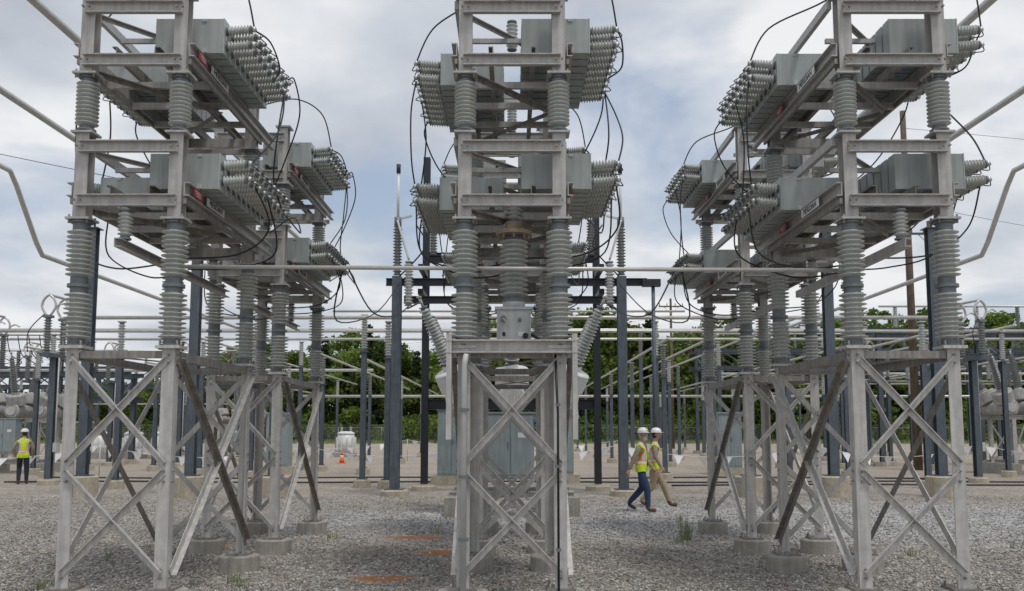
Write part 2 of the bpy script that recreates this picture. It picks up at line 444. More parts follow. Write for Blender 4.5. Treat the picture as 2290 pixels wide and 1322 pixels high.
for k in range(8):
    a=k*math.pi/4; mb.cyl((.02+.15*math.cos(a),9.55+.15*math.sin(a),3.79),(.02+.15*math.cos(a),9.55+.15*math.sin(a),3.90),.014,'bronze',6)
mb.ins((.02,9.55,3.98),(.02,9.55,4.22),.09,4,seg=20,capl=.03)
mb.tube([(.2,9.33,2.75),(.34,9.3,2.65),(.42,9.15,2.60)],.012,'cable')
mb.obj('circuit_switcher')
mb=MB()
mb.C((-.64,8.86,2.575),(.64,8.86,2.575),.09,.13,.012,'galv',Z,1)
for sx in(-1,1):
    mb.C((sx*.62,8.9,1.66),(sx*.62,8.9,2.70),.05,.16,.01,'galv',Y,sx)
    mb.C((sx*.62,8.96,2.60),(sx*.62,11.4,2.60),.05,.13,.01,'galv',Z,sx)
mb.tube([(-.47,8.84,.05),(-.47,8.84,2.40),(-.45,8.84,2.50)],.03,'box_gray',12,1)
for z in(.7,1.3,1.95): mb.box((-.47,8.835,z),(.10,.075,.03),'flange')
mb.tube([(.45,8.85,.05),(.45,8.85,1.9),(.43,8.9,2.5)],.012,'cable',8,1)
for z in(.6,1.4,2.0): mb.box((.45,8.85,z),(.05,.04,.03),'flange')
mb.obj('cable_support_frame')

# ------------------------------------------------------------ dead tank breaker
def build_breaker(WP='white_paint',TK='box_gray'):
    mb=MB()
    for sx in(-1,1):
        mb.box((sx*1.22,0,.13),(.32,2.4,.5),'concrete')
        for y in(-.8,.8):
            mb.H((sx*1.05,y,.36),(sx*1.05,y,2.0),.13,.13,.012,'galv',Y)
            mb.box((sx*1.05+sx*.1,y,.39),(.3,.25,.02),'galv')
            mb.L((sx*.30,y,.36),(sx*.30,y,2.0),.09,.01,'galv',Y)
        mb.bar((sx*1.05,-.8,.5),(sx*1.05,.8,1.9),.07,.01,'galv',X)
        mb.bar((sx*1.07,.8,.5),(sx*1.07,-.8,1.9),.07,.01,'galv',X)
    for y in(-.8,.8):
        mb.C((-1.4,y,2.06),(1.4,y,2.06),.09,.14,.012,'galv')
        mb.C((-1.3,y,.42),(1.3,y,.42),.09,.12,.012,'galv')
        mb.bar((-.3,y-.02,.45),(.3,y-.02,1.9),.06,.01,'galv',Y); mb.bar((.3,y-.04,.45),(-.3,y-.04,1.9),.06,.01,'galv',Y)
    mb.box((-.04,-1.05,1.45),(.98,.4,1.28),'cabinet_green'); mb.box((-.04,-1.05,2.105),(1.04,.46,.03),'cabinet_green')
    mb.box((-.28,-1.257,1.45),(.46,.014,1.2),'cabinet_green'); mb.box((.21,-1.257,1.45),(.46,.014,1.2),'cabinet_green')
    mb.box((-.08,-1.27,1.45),(.02,.02,.12),'flange'); mb.box((.2,-1.267,1.65),(.16,.006,.1),'white_label'); mb.box((.46,-1.267,1.95),(.05,.006,.07),'blue_label')
    mb.box((.3,-.95,.95),(.25,.2,.3),'cabinet_green')
    for px in(-1.1,0,1.1):
        mb.lathe((px,-.85,2.42),Y,[(0,.1),(.0,.26),(.05,.30),(.08,.30),(.09,.26),(1.6,.26),(1.62,.30),(1.66,.30),(1.7,.1)],24,TK,False)
        mb.cyl((px,-.9,2.42),(px,-.84,2.42),.17,'galv',16)
        for sy in(-1,1):
            b=V((px,sy*.45,2.5)); d=V((.42*(px/1.1),sy*.28,1)).normalized()
            mb.lathe(b,d,[(0,.17),(.16,.17),(.16,.33),(.19,.36),(.56,.36),(.59,.33),(.60,.14),(.70,.14)],28,WP,False)
            mb.ins(b+d*.68,b+d*2.05,.16,17,'porcelain' if WP=='white_paint' else 'porcelain_dark',20,capl=.06,taper=.75)
            mb.cyl(b+d*2.05,b+d*2.25,.03,'alu_tube',8)
            mb.box(b+d*2.27,(.1,.1,.03),'alu_tube')
    return mb.mesh('circuit_breaker')
mko('circuit_breaker',build_breaker(),None,(0,19.7,0))
M_brk=build_breaker('weathered_paint','weathered_paint')
for (x,y,s) in((-20.6,38,1.05),(-27.5,39,1.05),(21.2,37,1.1),(27.5,38,1.05),(-17.5,58,1)):
    mko('circuit_breaker',M_brk,None,(x,y,0),0,s)

# ------------------------------------------------------------ black steel switch structure
mb=MB(); B='black_steel'
for x in(-3.15,3.0):
    mb.H((x,24.4,.2),(x,24.4,5.95),.25,.25,.02,'blue_steel',Y); mb.box((x,24.4,.18),(.5,.5,.03),'blue_steel')
    mb.lathe((x,24.4,-.2),Z,[(0,.38),(.33,.38),(.37,.34)],24,'concrete_warm',False)
    mb.ins((x,24.4,6.0),(x,24.4,7.35),.13,15,'porcelain_dark',14)
    mb.cyl((x,24.4,7.35),(x,24.4,7.6),.10,'flange',10)
    mb.bar((x,24.4,7.55),(x+(.4 if x<0 else -.4),24.3,7.62),.05,.05,'alu_tube')
    mb.cyl((x,24.4,7.6),(x,24.4,8.85),.038,'white_paint',10); mb.cyl((x,24.4,8.85),(x,24.4,9.1),.06,B,10)
    s=-1 if x<0 else 1
    mb.ins((x-s*.35,24.1,5.1),(x-s*.35,24.1,6.3),.13,13,'porcelain',14)
    mb.tube([(x-s*.35,24.1,6.35),(x-s*.15,24.2,7.0),(x,24.3,7.5)],.03,'alu_tube',8)
    mb.tube([(x-s*.35,24.1,5.05),(s*2.6,22.4,4.8),(s*1.95,19.9,4.65)],.02,'cable')
    mb.tube([(x-s*.1,24.1,5.9),(x-s*.8,24.0,6.7),(x-s*.55,24.0,7.3)],.02,'cable')
    # sagging conductors from the banks to the switch structure
    mb.tube([(s*2.78,15.0,4.5),(s*2.85,18.2,4.15),(s*2.8,21.5,4.5),(x-s*.35,24.1,5.08)],.016,'cable')
    mb.tube([(s*2.78,14.6,4.4),(s*3.3,16.8,3.8),(s*3.2,21.0,4.5),(x-s*.1,24.1,5.7)],.014,'cable')
for z,x0,x1 in((5.85,-3.5,3.75),(5.35,-3.0,3.0),(6.5,-2.3,2.3)):
    mb.H((x0,24.75,z),(x1,24.75,z),.16,.2,.02,B)
for x in(-2.55,2.5):
    mb.H((x,26.4,.2),(x,26.4,9.9 if x<0 else 9.2),.2,.2,.02,B,Y)
    mb.lathe((x,26.4,-.2),Z,[(0,.36),(.33,.36),(.37,.32)],20,'concrete_warm',False)
    mb.bar((x,24.8,6.3),(x,26.4,6.3),.15,.15,B); mb.bar((x,24.8,5.6),(x,26.4,5.6),.15,.15,B)
mb.H((-2.5,26.4,2.5),(2.4,26.4,2.5),.2,.3,.02,B); mb.H((-2.5,26.4,6.9),(2.4,26.4,6.9),.16,.2,.02,B)
for x in(-2.2,-1.5,1.5,2.2,0):
    mb.ins((x,24.75,6.62),(x,24.75,7.6),.12,11,'porcelain_dark',12)
mb.cyl((3.9,24.6,.3),(3.9,24.6,5.7),.05,'blue_steel',8); mb.box((3.85,24.6,5.8),(.5,.2,.2),B)
mb.obj('disconnect_switch_structure')

# ------------------------------------------------------------ bus supports
cache={}
def bus_support(x,y,h,kind='blue_steel',w=.2,il=1.1,dark=False,ped=.25):
    k=(round(h,2),kind,w,il,dark,ped)
    if k not in cache:
        mb=MB()
        mb.lathe((0,0,-.2),Z,[(0,w*1.7),(ped+.17,w*1.7),(ped+.2,w*1.55)],20,'concrete_warm',False)
        top=h-il-.12
        mb.box((0,0,ped+.015),(w*1.9,w*1.9,.03),kind)
        mb.H((0,0,ped+.03),(0,0,top),w,w,.016,kind,Y)
        mb.box((0,0,top+.012),(w*1.6,w*1.6,.025),kind)
        if il>0:
            mb.ins((0,0,top+.03),(0,0,top+.03+il),.115,int(il*11),'porcelain_dark' if dark else 'porcelain',14,capl=.06)
            mb.box((0,0,h-.07),(.2,.2,.04),'alu_tube')
        cache[k]=mb.mesh('bus_support')
    return mko('bus_support',cache[k],None,(x,y,0))
for s in(-1,1):
    for x in(6.3,8.5,11.35):
        bus_support(s*x,24,7.33 if x!=11.35 else 7.3,'blue_steel',.24,.0 if x!=6.3 else 1.0,False,.55)
        bus_support(s*x,-6,7.33 if x<11 else 7.67,'blue_steel',.24,1.0)
    busbar([(s*6.3,-6.5,7.38),(s*6.3,27,7.38)],.06)
    busbar([(s*8.5,-6.5,7.38),(s*8.5,34,7.38)],.06)
    busbar([(s*11.6,-6.5,7.72),(s*11.6,20.3,7.72),(s*11.6,20.6,7.45),(s*11.6,21.6,6.3),(s*11.6,21.9,6.05),(s*11.6,45,6.05)],.06)
def xrun(y,z,x0,x1,step,h_il=1.1,r=.06,skip=(-2,2),w=.18,dark=False):
    busbar([(x0,y,z),(x1,y,z)],r)
    x=x0+1
    while x<x1:
        if not(skip[0]<x<skip[1]): bus_support(x,y,z-.06,'blue_steel',w,h_il,dark)
        x+=step
xrun(27.5,5.2,-13,13.5,8.2,w=.16)
xrun(27.9,5.45,-5.6,5.4,10.0,r=.035,w=.16)
xrun(34,5.5,-26,27,7.6,w=.16)
xrun(40,5.8,-29,31,9.3,w=.16)
xrun(46,6.9,-34,36,9.9,dark=True)
xrun(55,5.4,-38,-8.5,7,r=.09)
xrun(60,4.0,-14,14,7,r=.09)
xrun(60,4.0,14,50,6,r=.08)
xrun(52,5.0,12,44,5,r=.07)
def yrun(x,z,y0,y1,step,r=.05,w=.16,dark=False):
    busbar([(x,y0,z),(x,y1,z)],r)
    y=y0+1
    while y<y1:
        bus_support(x,y,z-.06,'blue_steel',w,1.1,dark); y+=step
for i,x in enumerate((5.4,7.6,9.8,12.6,15.2,18.6,22.4,26)):
    yrun(x,4.9+(i%3)*.35,31+(i%2)*2,82,8.5+(i%3),dark=i%2==0)
for i,x in enumerate((-5.9,-8.2,-12.4,-15.4,-19)):
    yrun(x,4.6+(i%3)*.4,35+(i%2)*3,72,12+(i%3),dark=i%2==1)

# ------------------------------------------------------------ steel gantries
def gantry(x0,x1,y,z,dep=2.2,hang=True):
    mb=MB(); K='blue_steel'
    n=max(2,int((x1-x0)/6)+1)
    for i in range(n):
        x=x0+(x1-x0)*i/(n-1)
        for yy in(y,y+dep):
            mb.H((x,yy,.2),(x,yy,z),.24,.24,.02,K,Y)
            mb.lathe((x,yy,-.2),Z,[(0,.4),(.42,.4)],16,'concrete_warm',False)
        mb.bar((x,y,z-.15),(x,y+dep,z-.15),.14,.14,K); mb.bar((x,y,z-1.3),(x,y+dep,z-1.3),.14,.14,K)
        mb.bar((x,y,z-1.3),(x,y+dep,z-.15),.08,.08,K)
    for yy in(y,y+dep):
        for zz in(z,z-1.25): mb.H((x0-.6,yy-.2,zz),(x1+.6,yy-.2,zz),.16,.22,.02,K)
        m2=int((x1-x0)/1.5)
        for i in range(m2):
            a=x0+(x1-x0)*i/m2; b=x0+(x1-x0)*(i+1)/m2
            mb.bar((a,yy-.2,z-.12 if i%2 else z-1.15),(b,yy-.2,z-1.15 if i%2 else z-.12),.06,.06,K,Y)
    if hang:
        q=int((x1-x0)/2)
        for i in range(q):
            x=x0+.8+i*2
            mb.ins((x,y-.2,z+.12),(x,y-.2,z+1.15),.12,10,'porcelain_dark' if i%2 else 'porcelain',12)
            mb.ins((x+.7,y+.3,z-1.4),(x+.7,y+.3,z-2.4),.12,10,'porcelain',12)
        mb.cyl((x0,y-.2,z+1.2),(x1,y-.2,z+1.2),.05,'alu_tube',8)
        mb.cyl((x0,y+.3,z-2.45),(x1,y+.3,z-2.45),.05,'alu_tube',8)
    mb.obj('steel_gantry')
gantry(18,36,44,6.6)
gantry(14,40,66,7.6)
gantry(-42,-17,62,6.0)
gantry(-36,-20,46,4.6,1.6)

# ------------------------------------------------------------ disconnect switches
def build_disc():
    mb=MB()
    mb.lathe((0,0,-.2),Z,[(0,.32),(.35,.32),(.38,.3)],16,'concrete_warm',False)
    mb.H((0,0,.2),(0,0,4.1),.2,.2,.016,'blue_steel',Y)
    mb.box((0,0,4.15),(.3,1.3,.12),'blue_steel')
    for y in(-.5,.5):
        mb.ins((0,y,4.22),(0,y,5.35),.13,12,'porcelain_dark',14)
        mb.box((0,y,5.39),(.26,.26,.08),'flange')
        for s in(-1,1):
            mb.tube([(s*.06,y,5.42),(s*.22,y,5.7),(s*.16,y,5.95),(0,y,6.1)],.04,'alu_tube',8,5)
        mb.tube([(.2,y,5.7),(.42,y,5.8),(.6,y,5.72)],.03,'alu_tube',8,5)
    mb.cyl((0,-.5,6.1),(0,.5,6.1),.045,'alu_tube',10)
    mb.tube([(-.1,-.5,5.5),(-.5,-.7,4.9),(-.4,-.9,4.2)],.018,'cable')
    mb.cyl((.16,0,.3),(.16,0,4.1),.025,'galv',8); mb.box((.2,0,1.2),(.12,.2,.3),'box_gray')
    return mb.mesh('disconnect_switch')
M_dis=build_disc()
for p in((-14.9,29.2),(-19.6,34),(15.6,30.4),(20.5,34),(-16.2,44),(-20,45),(-24,45),(17.5,44.5),(21,45)):
    mko('disconnect_switch',M_dis,None,(p[0],p[1],0),0 if p[0]<0 else .2)
mb=MB()
for k in range(9):
    x=-22.8+k*.45
    mb.tube([(x,37.2,5.7),(x+.15,37.3,4.9),(x+.5,37.5,4.6),(x+.3*(k%3),37.7,4.5)],.018,'cable')
mb.cyl((-24,37.2,5.7),(-18.4,37.2,5.7),.05,'alu_tube',8)
mb.obj('conductor_drop')

# ------------------------------------------------------------ utility poles
def pole(x,y,h,arm=True,r=.17):
    mb=MB(); mb.cyl((0,0,-.3),(0,0,h),r,'wood_pole',14,r*.62)
    if arm:
        mb.bar((-1.2,-.2,h-.8),(1.2,-.2,h-.8),.1,.12,'wood_pole')
        for a in(-1.1,-.4,.4,1.1): mb.ins((a,-.2,h-.74),(a,-.2,h-.5),.06,3,'porcelain_dark',10,capl=.03)
        mb.bar((-.7,-.2,h-.85),(0,-.1,h-1.5),.04,.04,'galv'); mb.bar((.7,-.2,h-.85),(0,-.1,h-1.5),.04,.04,'galv')
    return mb.obj('utility_pole',None,(x,y,0))
pole(17.9,40,16.3,False,.2); pole(24.5,52,14); pole(15.3,86,14.4); pole(30,90,13,True); pole(-30,95,10.5)
mb=MB()
for (a,b) in (((-40,22,16),(-9,26,8.6)),((-60,95,11),(-30,95,9.8)),((-30,95,9.8),(15.3,86,13.6)),((15.3,86,13.6),(30,90,12.3)),((30,90,12.3),(70,92,12.5)),((17.9,40,15.5),(60,46,16)),((17.9,40,12),(40,52,13))):
    a=V(a);b=V(b); c=(a+b)/2-V((0,0,(a-b).length*.02)); mb.tube([a,c,b],.010,'cable',5,8)
    if a.y>80:
        mb.tube([a+V((0,0,-.9)),c+V((0,0,-.9)),b+V((0,0,-.9))],.012,'cable',5,8)
mb.obj('overhead_wires')

# ------------------------------------------------------------ misc yard items
mb=MB()
mb.box((0,0,1.35),(.9,.7,2.1),'cabinet_green'); mb.box((0,0,2.43),(1.0,.8,.06),'cabinet_green')
mb.box((-.22,-.357,1.35),(.42,.014,1.95),'cabinet_green'); mb.box((.22,-.357,1.35),(.42,.014,1.95),'cabinet_green'); mb.box((0.05,-.375,1.4),(.03,.03,.16),'flange')
mb.box((0,0,.13),(1.3,1.0,.32),'concrete_warm')
M_cab=mb.mesh('control_cabinet')
for p in((-1.95,29.5),(1.6,30.5),(8.6,36),(-9.5,37)): mko('control_cabinet',M_cab,None,(p[0],p[1],0))
mb=MB()
mb.cyl((0,0,.25),(0,0,1.5),.55,'white_paint',24); mb.lathe((0,0,1.5),Z,[(0,.58),(.06,.58),(.16,.4),(.18,.1)],24,'white_paint',False)
for a in(-.3,.3): mb.ins((a,0,1.6),(a,0,2.0),.09,4,'porcelain',12,capl=.03)
mb.box((0,0,.1),(1.3,1.3,.3),'concrete')
for a in range(10):
    an=a*math.pi/5; mb.box((.62*math.cos(an),.62*math.sin(an),.85),(.12,.03,.9),'white_paint',Matrix.Rotation(an,3,'Z'))
M_tr=mb.mesh('distribution_transformer')
for p in((-25.5,56),(-23.4,56),(-21.6,56),(-11,60)): mko('distribution_transformer',M_tr,None,(p[0],p[1],0))
def cone(x,y):
    mb=MB(); mb.box((0,0,.02),(.36,.36,.04),'orange_cone')
    mb.lathe((0,0,.04),Z,[(0,.14),(.25,.10)],20,'orange_cone'); mb.lathe((0,0,.29),Z,[(0,.10),(.14,.077)],20,'white_label'); mb.lathe((0,0,.43),Z,[(0,.077),(.3,.03)],20,'orange_cone')
    mb.obj('traffic_cone',None,(x,y,0))
cone(-11.75,42); cone(-9,48)
def pennants(pts):
    mb=MB()
    for i in range(len(pts)-1):
        a=V(pts[i]);b=V(pts[i+1]); L=(b-a).length; n=int(L/.85)
        mb.cyl((a.x,a.y,0),(a.x,a.y,1.25),.02,'galv',8)
        q=[]
        for k in range(n+1):
            t=k/n; q.append(a.lerp(b,t)-V((0,0,.5*4*t*(1-t)*min(1,L/8))))
        mb.tube(q,.009,'pennant',5,1)
        for k in range(n):
            c=(q[k]+q[k+1])/2; d=(q[k+1]-q[k])*.21; w=random.uniform(-.14,.14)
            mb.add([c-d,c+d,c+V((w,random.uniform(-.15,.15),-.36))],[(0,1,2)],'pennant')
    mb.obj('pennant_barrier')
pennants([(-22,31,1.2),(-15,33,1.2),(-9,38,1.15),(-1,37,1.2),(4,34,1.2),(11,33,1.2),(18,35,1.2),(26,33,1.2)])
pennants([(-26,52,1.2),(-16,50,1.2),(-6,52,1.2),(6,50,1.2)])
mb=MB()
for k in range(2):
    y=30.5+k*2.6; pts=[]
    for i in range(19): pts.append((-17+i*1.9,y+math.sin(i*.9+k*2)*.35+random.uniform(-.1,.1),.03))
    mb.tube(pts,.028,'hose',8,3)
mb.tube([(5,28.5,.03),(10,29.2,.03),(16,28.7,.03),(22,29.4,.03)],.028,'hose',8,5)
mb.obj('ground_cables')
mb=MB()
for s in(-1,1):
    mb.box((0,s*.95,.4),(2.6,.4,.55),'rubber'); mb.cyl((-1.3,s*.95-.2,.4),(-1.3,s*.95+.2,.4),.3,'rubber',16); mb.cyl((1.3,s*.95-.2,.4),(1.3,s*.95+.2,.4),.3,'rubber',16)
mb.box((-.2,0,1.25),(2.4,1.9,.9),'machine_yellow'); mb.box((.35,.4,2.15),(1.1,.95,.95),'glass_dark'); mb.box((.35,.4,2.66),(1.2,1.05,.08),'machine_yellow')
for a in(-.2,.9):
    for b in(-.06,.86): mb.box((a,b,2.15),(.08,.08,.97),'machine_yellow')
mb.box((-1.2,0,1.6),(.6,1.8,.8),'machine_yellow')
mb.bar((.9,-.3,1.3),(2.6,-.3,2.5),.3,.35,'machine_yellow'); mb.bar((2.5,-.3,2.5),(3.6,-.3,1.0),.25,.28,'machine_yellow'); mb.box((3.6,-.3,.7),(.6,.7,.6),'machine_yellow',Matrix.Rotation(.5,3,'Y'))
mb.cyl((1.2,-.1,1.4),(2.2,-.1,2.1),.06,'galv',8)
mb.obj('excavator',None,(-23.5,86,0),2.0)

# ------------------------------------------------------------ fence
mb=MB(); x0,x1,fy=-120,120,125
x=x0
while x<=x1:
    mb.cyl((x,fy,0),(x,fy,2.2),.035,'galv',6); mb.bar((x,fy,2.2),(x,fy-.3,2.5),.03,.03,'galv'); x+=3
for z in(2.12,.08): mb.cyl((x0,fy,z),(x1,fy,z),.025,'galv',6)
for k in range(3): mb.cyl((x0,fy-.1*k-.1,2.3+.1*k),(x1,fy-.1*k-.1,2.3+.1*k),.008,'galv',4)
x=x0
while x<x1-2:
    for s in(1,-1):
        a=x if s>0 else x+2.0
        mb.bar((a,fy+.01*s,.08),(a+2.0*s,fy+.01*s,2.1),.012,.004,'galv',Y)
    x+=.22
mb.obj('chain_link_fence')

# ------------------------------------------------------------ trees
def tree_mesh(name,h,wd,conifer=False,seed=0,nl=3600):
    r=random.Random(seed); g=np.random.default_rng(seed)
    mb=MB()
    mb.tube([(0,0,-.3),(r.uniform(-.2,.2),0,h*.3),(r.uniform(-.4,.4),r.uniform(-.3,.3),h*.6),(0,0,h*.92)],.26,'bark',8,4,taper=.05)
    cl=[]
    if conifer:
        for i in range(70):
            t=r.uniform(.12,1); rad=(1-t)*wd*.5*r.uniform(.3,1); a=r.uniform(0,6.28)
            cl.append((rad*math.cos(a),rad*math.sin(a),h*t,.45+.6*(1-t)))
            mb.cyl((0,0,h*t),(rad*math.cos(a),rad*math.sin(a),h*t-.2),.04,'bark',4,.01)
    else:
        for i in range(64):
            a=r.uniform(0,6.28); t=r.uniform(.10,1); env=math.sin(math.pi*min(1,(t*.86+.12)))**.6
            rad=wd*.5*env*math.sqrt(r.uniform(.05,1))
            c=(rad*math.cos(a),rad*math.sin(a),h*t*.97,r.uniform(.6,1.6))
            cl.append(c)
            if i<16: mb.tube([(0,0,h*max(.12,t-.28)),(c[0]*.5,c[1]*.5,h*max(.15,t-.12)),c[:3]],.10,'bark',5,3,taper=.02)
    cl=np.array(cl); idx=g.integers(0,len(cl),nl); c=cl[idx]
    p=g.normal(size=(nl,3)); p/=np.linalg.norm(p,axis=1)[:,None]; p*=(g.random((nl,1))**.4)
    pos=c[:,:3]+p*c[:,3:4]*np.array([1,1,.75])
    s=(.15+.17*g.random((nl,1)))
    u=g.normal(size=(nl,3)); u/=np.linalg.norm(u,axis=1)[:,None]
    w=g.normal(size=(nl,3)); w=np.cross(u,w); w/=np.linalg.norm(w,axis=1)[:,None]
    q=np.stack([pos-u*s,pos-w*s*.6,pos+u*s,pos+w*s*.6],1).reshape(-1,3)
    mb.add(q.tolist(),[(4*i,4*i+1,4*i+2,4*i+3) for i in range(nl)],'needle' if conifer else 'leaf')
    return mb.mesh(name)
TM=[tree_mesh('tree',14,8.5+k*.6,False,20+k,6400) for k in range(5)]
TP=[tree_mesh('tree',15,6,True,40+k,3600) for k in range(2)]
tl=bpy.data.objects.new('tree_line',None); COL.objects.link(tl)
def hgt(x):
    if x<-62: return 8.5
    if x<-28: return 8.5+(x+62)/34*8.0
    return 17.0+1.3*math.sin(x*.11)+1.1*math.sin(x*.043+1)+(1.8 if x>45 else 0)
for row,(y,st) in enumerate(((131,4.4),(137,4.8),(145,5.5))):
    x=-125
    while x<130:
        xx=x+random.uniform(-1.5,1.5); H=hgt(xx)*random.uniform(.82,1.10)
        con=random.random()<.10
        me=random.choice(TP if con else TM); sc=H/(15 if con else 14)
        o=mko('tree',me,tl,(xx,y+random.uniform(-2,2),-.3),random.uniform(0,6.28)); o.scale=(sc*random.uniform(.95,1.2),sc*random.uniform(.95,1.2),sc)
        x+=st*(.75 if xx<-50 else 1)
sh=tree_mesh('shrub',4,6,False,99,1800)
x=-125
while x<130:
    o=mko('shrub',sh,tl,(x,127.8+random.uniform(-.5,1),-.6),random.uniform(0,6)); s=random.uniform(.7,1.3); o.scale=(s,s,s*.9); x+=2.6
for (x,y,s) in((-20.5,128,1.12),(-24,129,.85)):
    mko('pine_tree',TP[0],None,(x,y,-.2),1.0,s)

# ------------------------------------------------------------ ground
RUST=((-1.6,15.0,.75,.28),(-1.0,13.2,.45,.35),(-1.55,10.9,.50,.26),(-.7,12.0,.2,.3),(-4.6,14,.4,.2))
def ground_mat():
    m=bpy.data.materials.new('gravel_ground'); m.use_nodes=True; nt=m.node_tree; b=nt.nodes['Principled BSDF']; b.inputs['Roughness'].default_value=.9; b.inputs['Specular IOR Level'].default_value=.2
    tc=nd(nt,'ShaderNodeTexCoord'); P=tc.outputs['Object']
    def vor(sc):
        v=nd(nt,'ShaderNodeTexVoronoi'); v.inputs['Scale'].default_value=sc; nt.links.new(P,v.inputs['Vector']); return v
    def noi(sc,d=6):
        v=nd(nt,'ShaderNodeTexNoise'); v.inputs['Scale'].default_value=sc; v.inputs['Detail'].default_value=d; nt.links.new(P,v.inputs['Vector']); return v
    v1=vor(26); sp=nd(nt,'ShaderNodeSeparateColor'); nt.links.new(v1.outputs['Color'],sp.inputs[0])
    st=ramp(nt,[(0,(.17,.155,.137)),(.4,(.30,.28,.252)),(.75,(.40,.38,.35)),(1,(.56,.54,.51))]); nt.links.new(sp.outputs[0],st.inputs['Fac'])
    st2=ramp(nt,[(0,(.22,.225,.235)),(.4,(.38,.385,.40)),(.75,(.51,.52,.54)),(1,(.68,.69,.70))]); nt.links.new(sp.outputs[0],st2.inputs['Fac'])
    def patch(cx,cy,rx,ry,nscale,lo,hi,namt):
        mp=nd(nt,'ShaderNodeMapping'); mp.vector_type='TEXTURE'; mp.inputs['Location'].default_value=(cx,cy,0); mp.inputs['Scale'].default_value=(rx,ry,1); nt.links.new(P,mp.inputs['Vector'])
        l=nd(nt,'ShaderNodeVectorMath',operation='LENGTH'); nt.links.new(mp.outputs[0],l.inputs[0])
        n=noi(nscale,8); a=nd(nt,'ShaderNodeMath',operation='MULTIPLY_ADD'); nt.links.new(n.outputs['Fac'],a.inputs[0]); a.inputs[1].default_value=namt; nt.links.new(l.outputs['Value'],a.inputs[2])
        mr=nd(nt,'ShaderNodeMapRange'); mr.inputs[1].default_value=lo+namt*.5; mr.inputs[2].default_value=hi+namt*.5; mr.inputs[3].default_value=1; mr.inputs[4].default_value=0
        nt.links.new(a.outputs[0],mr.inputs[0]); return mr.outputs[0]
    def mix(f,a,c,bt='MIX'):
        k=nd(nt,'ShaderNodeMixRGB',blend_type=bt)
        for i,q in enumerate((f,a,c)):
            if isinstance(q,(int,float)): k.inputs[i].default_value=q
            elif isinstance(q,tuple): k.inputs[i].default_value=q+(1,)
            else: nt.links.new(q,k.inputs[i])
        return k.outputs[0]
    c=mix(patch(5.5,18,11,4.2,.6,.7,1.15,1.0),st.outputs['Color'],st2.outputs['Color'])
    n1=noi(.35,5); r1=ramp(nt,[(.3,(.80,.77,.73)),(.7,(1.10,1.08,1.04))]); nt.links.new(n1.outputs['Fac'],r1.inputs['Fac']); c=mix(1.0,c,r1.outputs['Color'],'MULTIPLY')
    n2=noi(3,6); r2=ramp(nt,[(.35,(.80,.78,.76)),(.65,(1.08,1.07,1.06))]); nt.links.new(n2.outputs['Fac'],r2.inputs['Fac']); c=mix(1.0,c,r2.outputs['Color'],'MULTIPLY')
    sx=nd(nt,'ShaderNodeSeparateXYZ'); nt.links.new(P,sx.inputs[0]); mr=nd(nt,'ShaderNodeMapRange'); mr.inputs[1].default_value=21; mr.inputs[2].default_value=45; nt.links.new(sx.outputs[1],mr.inputs[0]); mr.inputs[4].default_value=.6
    c=mix(mr.outputs[0],c,(.42,.35,.28))
    for (x,y,a,bb) in RUST:
        f=patch(x,y,a,bb,7,.55,.9,1.3)
        g=nd(nt,'ShaderNodeMath',operation='MULTIPLY'); g.inputs[1].default_value=.88; nt.links.new(f,g.inputs[0])
        c=mix(g.outputs[0],c,(.42,.15,.04))
    nt.links.new(c,b.inputs['Base Color'])
    bp=nd(nt,'ShaderNodeBump'); bp.inputs['Strength'].default_value=.7; bp.inputs['Distance'].default_value=.025; bp.invert=True
    nt.links.new(v1.outputs['Distance'],bp.inputs['Height'])
    bp2=nd(nt,'ShaderNodeBump'); bp2.inputs['Strength'].default_value=.5; bp2.inputs['Distance'].default_value=.12; nt.links.new(n2.outputs['Fac'],bp2.inputs['Height']); nt.links.new(bp.outputs[0],bp2.inputs['Normal'])
    nt.links.new(bp2.outputs[0],b.inputs['Normal'])
    MATS['gravel_ground']=m
ground_mat()
mb=MB()
ys=[-60,-20,0,6,9,12,15,18,22,27,33,40,60,90,160,400,1500]; xs=[-1500,-300,-100,-50,-30,-20,-14,-9,-5,-2,1,4,8,13,20,30,50,100,300,1500]
vs=[(x,y,0) for y in ys for x in xs]; n=len(xs)
mb.add(vs,[(j*n+i,j*n+i+1,(j+1)*n+i+1,(j+1)*n+i) for j in range(len(ys)-1) for i in range(n-1)],'gravel_ground')
mb.obj('ground')
mat('grass_mat',(.11,.14,.045),.9,0,.4,.8,.5,fine=10)
mb=MB(); mb.add([(-1500,121,.012),(1500,121,.012),(1500,1400,.012),(-1500,1400,.012)],[(0,1,2,3)],'grass_mat')
for i in range(9000):
    x=random.uniform(-100,100); y=random.uniform(117,127); h=random.uniform(.15,.7); a=random.uniform(-.3,.3)
    mb.add([(x-.06,y,0),(x+.06,y,0),(x+a,y,h)],[(0,1,2)],'weed')
mb.obj('grass')
m=bpy.data.materials.new('stone'); m.use_nodes=True; nt=m.node_tree; b=nt.nodes['Principled BSDF']; b.inputs['Roughness'].default_value=.9
g=nd(nt,'ShaderNodeNewGeometry'); r=ramp(nt,[(0,(.15,.135,.12)),(.35,(.29,.27,.245)),(.7,(.42,.40,.375)),(1,(.60,.59,.56))]); nt.links.new(g.outputs['Random Per Island'],r.inputs['Fac']); nt.links.new(r.outputs[0],b.inputs['Base Color'])
N=80000
yy=8*np.exp(rng.random(N)*math.log(24/8)); xx=(rng.random(N)*2-1)*(yy*.64+1)
kp=np.ones(N,bool)
for (x,y,a,bb) in RUST: kp&=~((((xx-x)/a)**2+((yy-y)/bb)**2<1.1)&(rng.random(N)<.8))
xx=xx[kp];yy=yy[kp];N=len(xx)
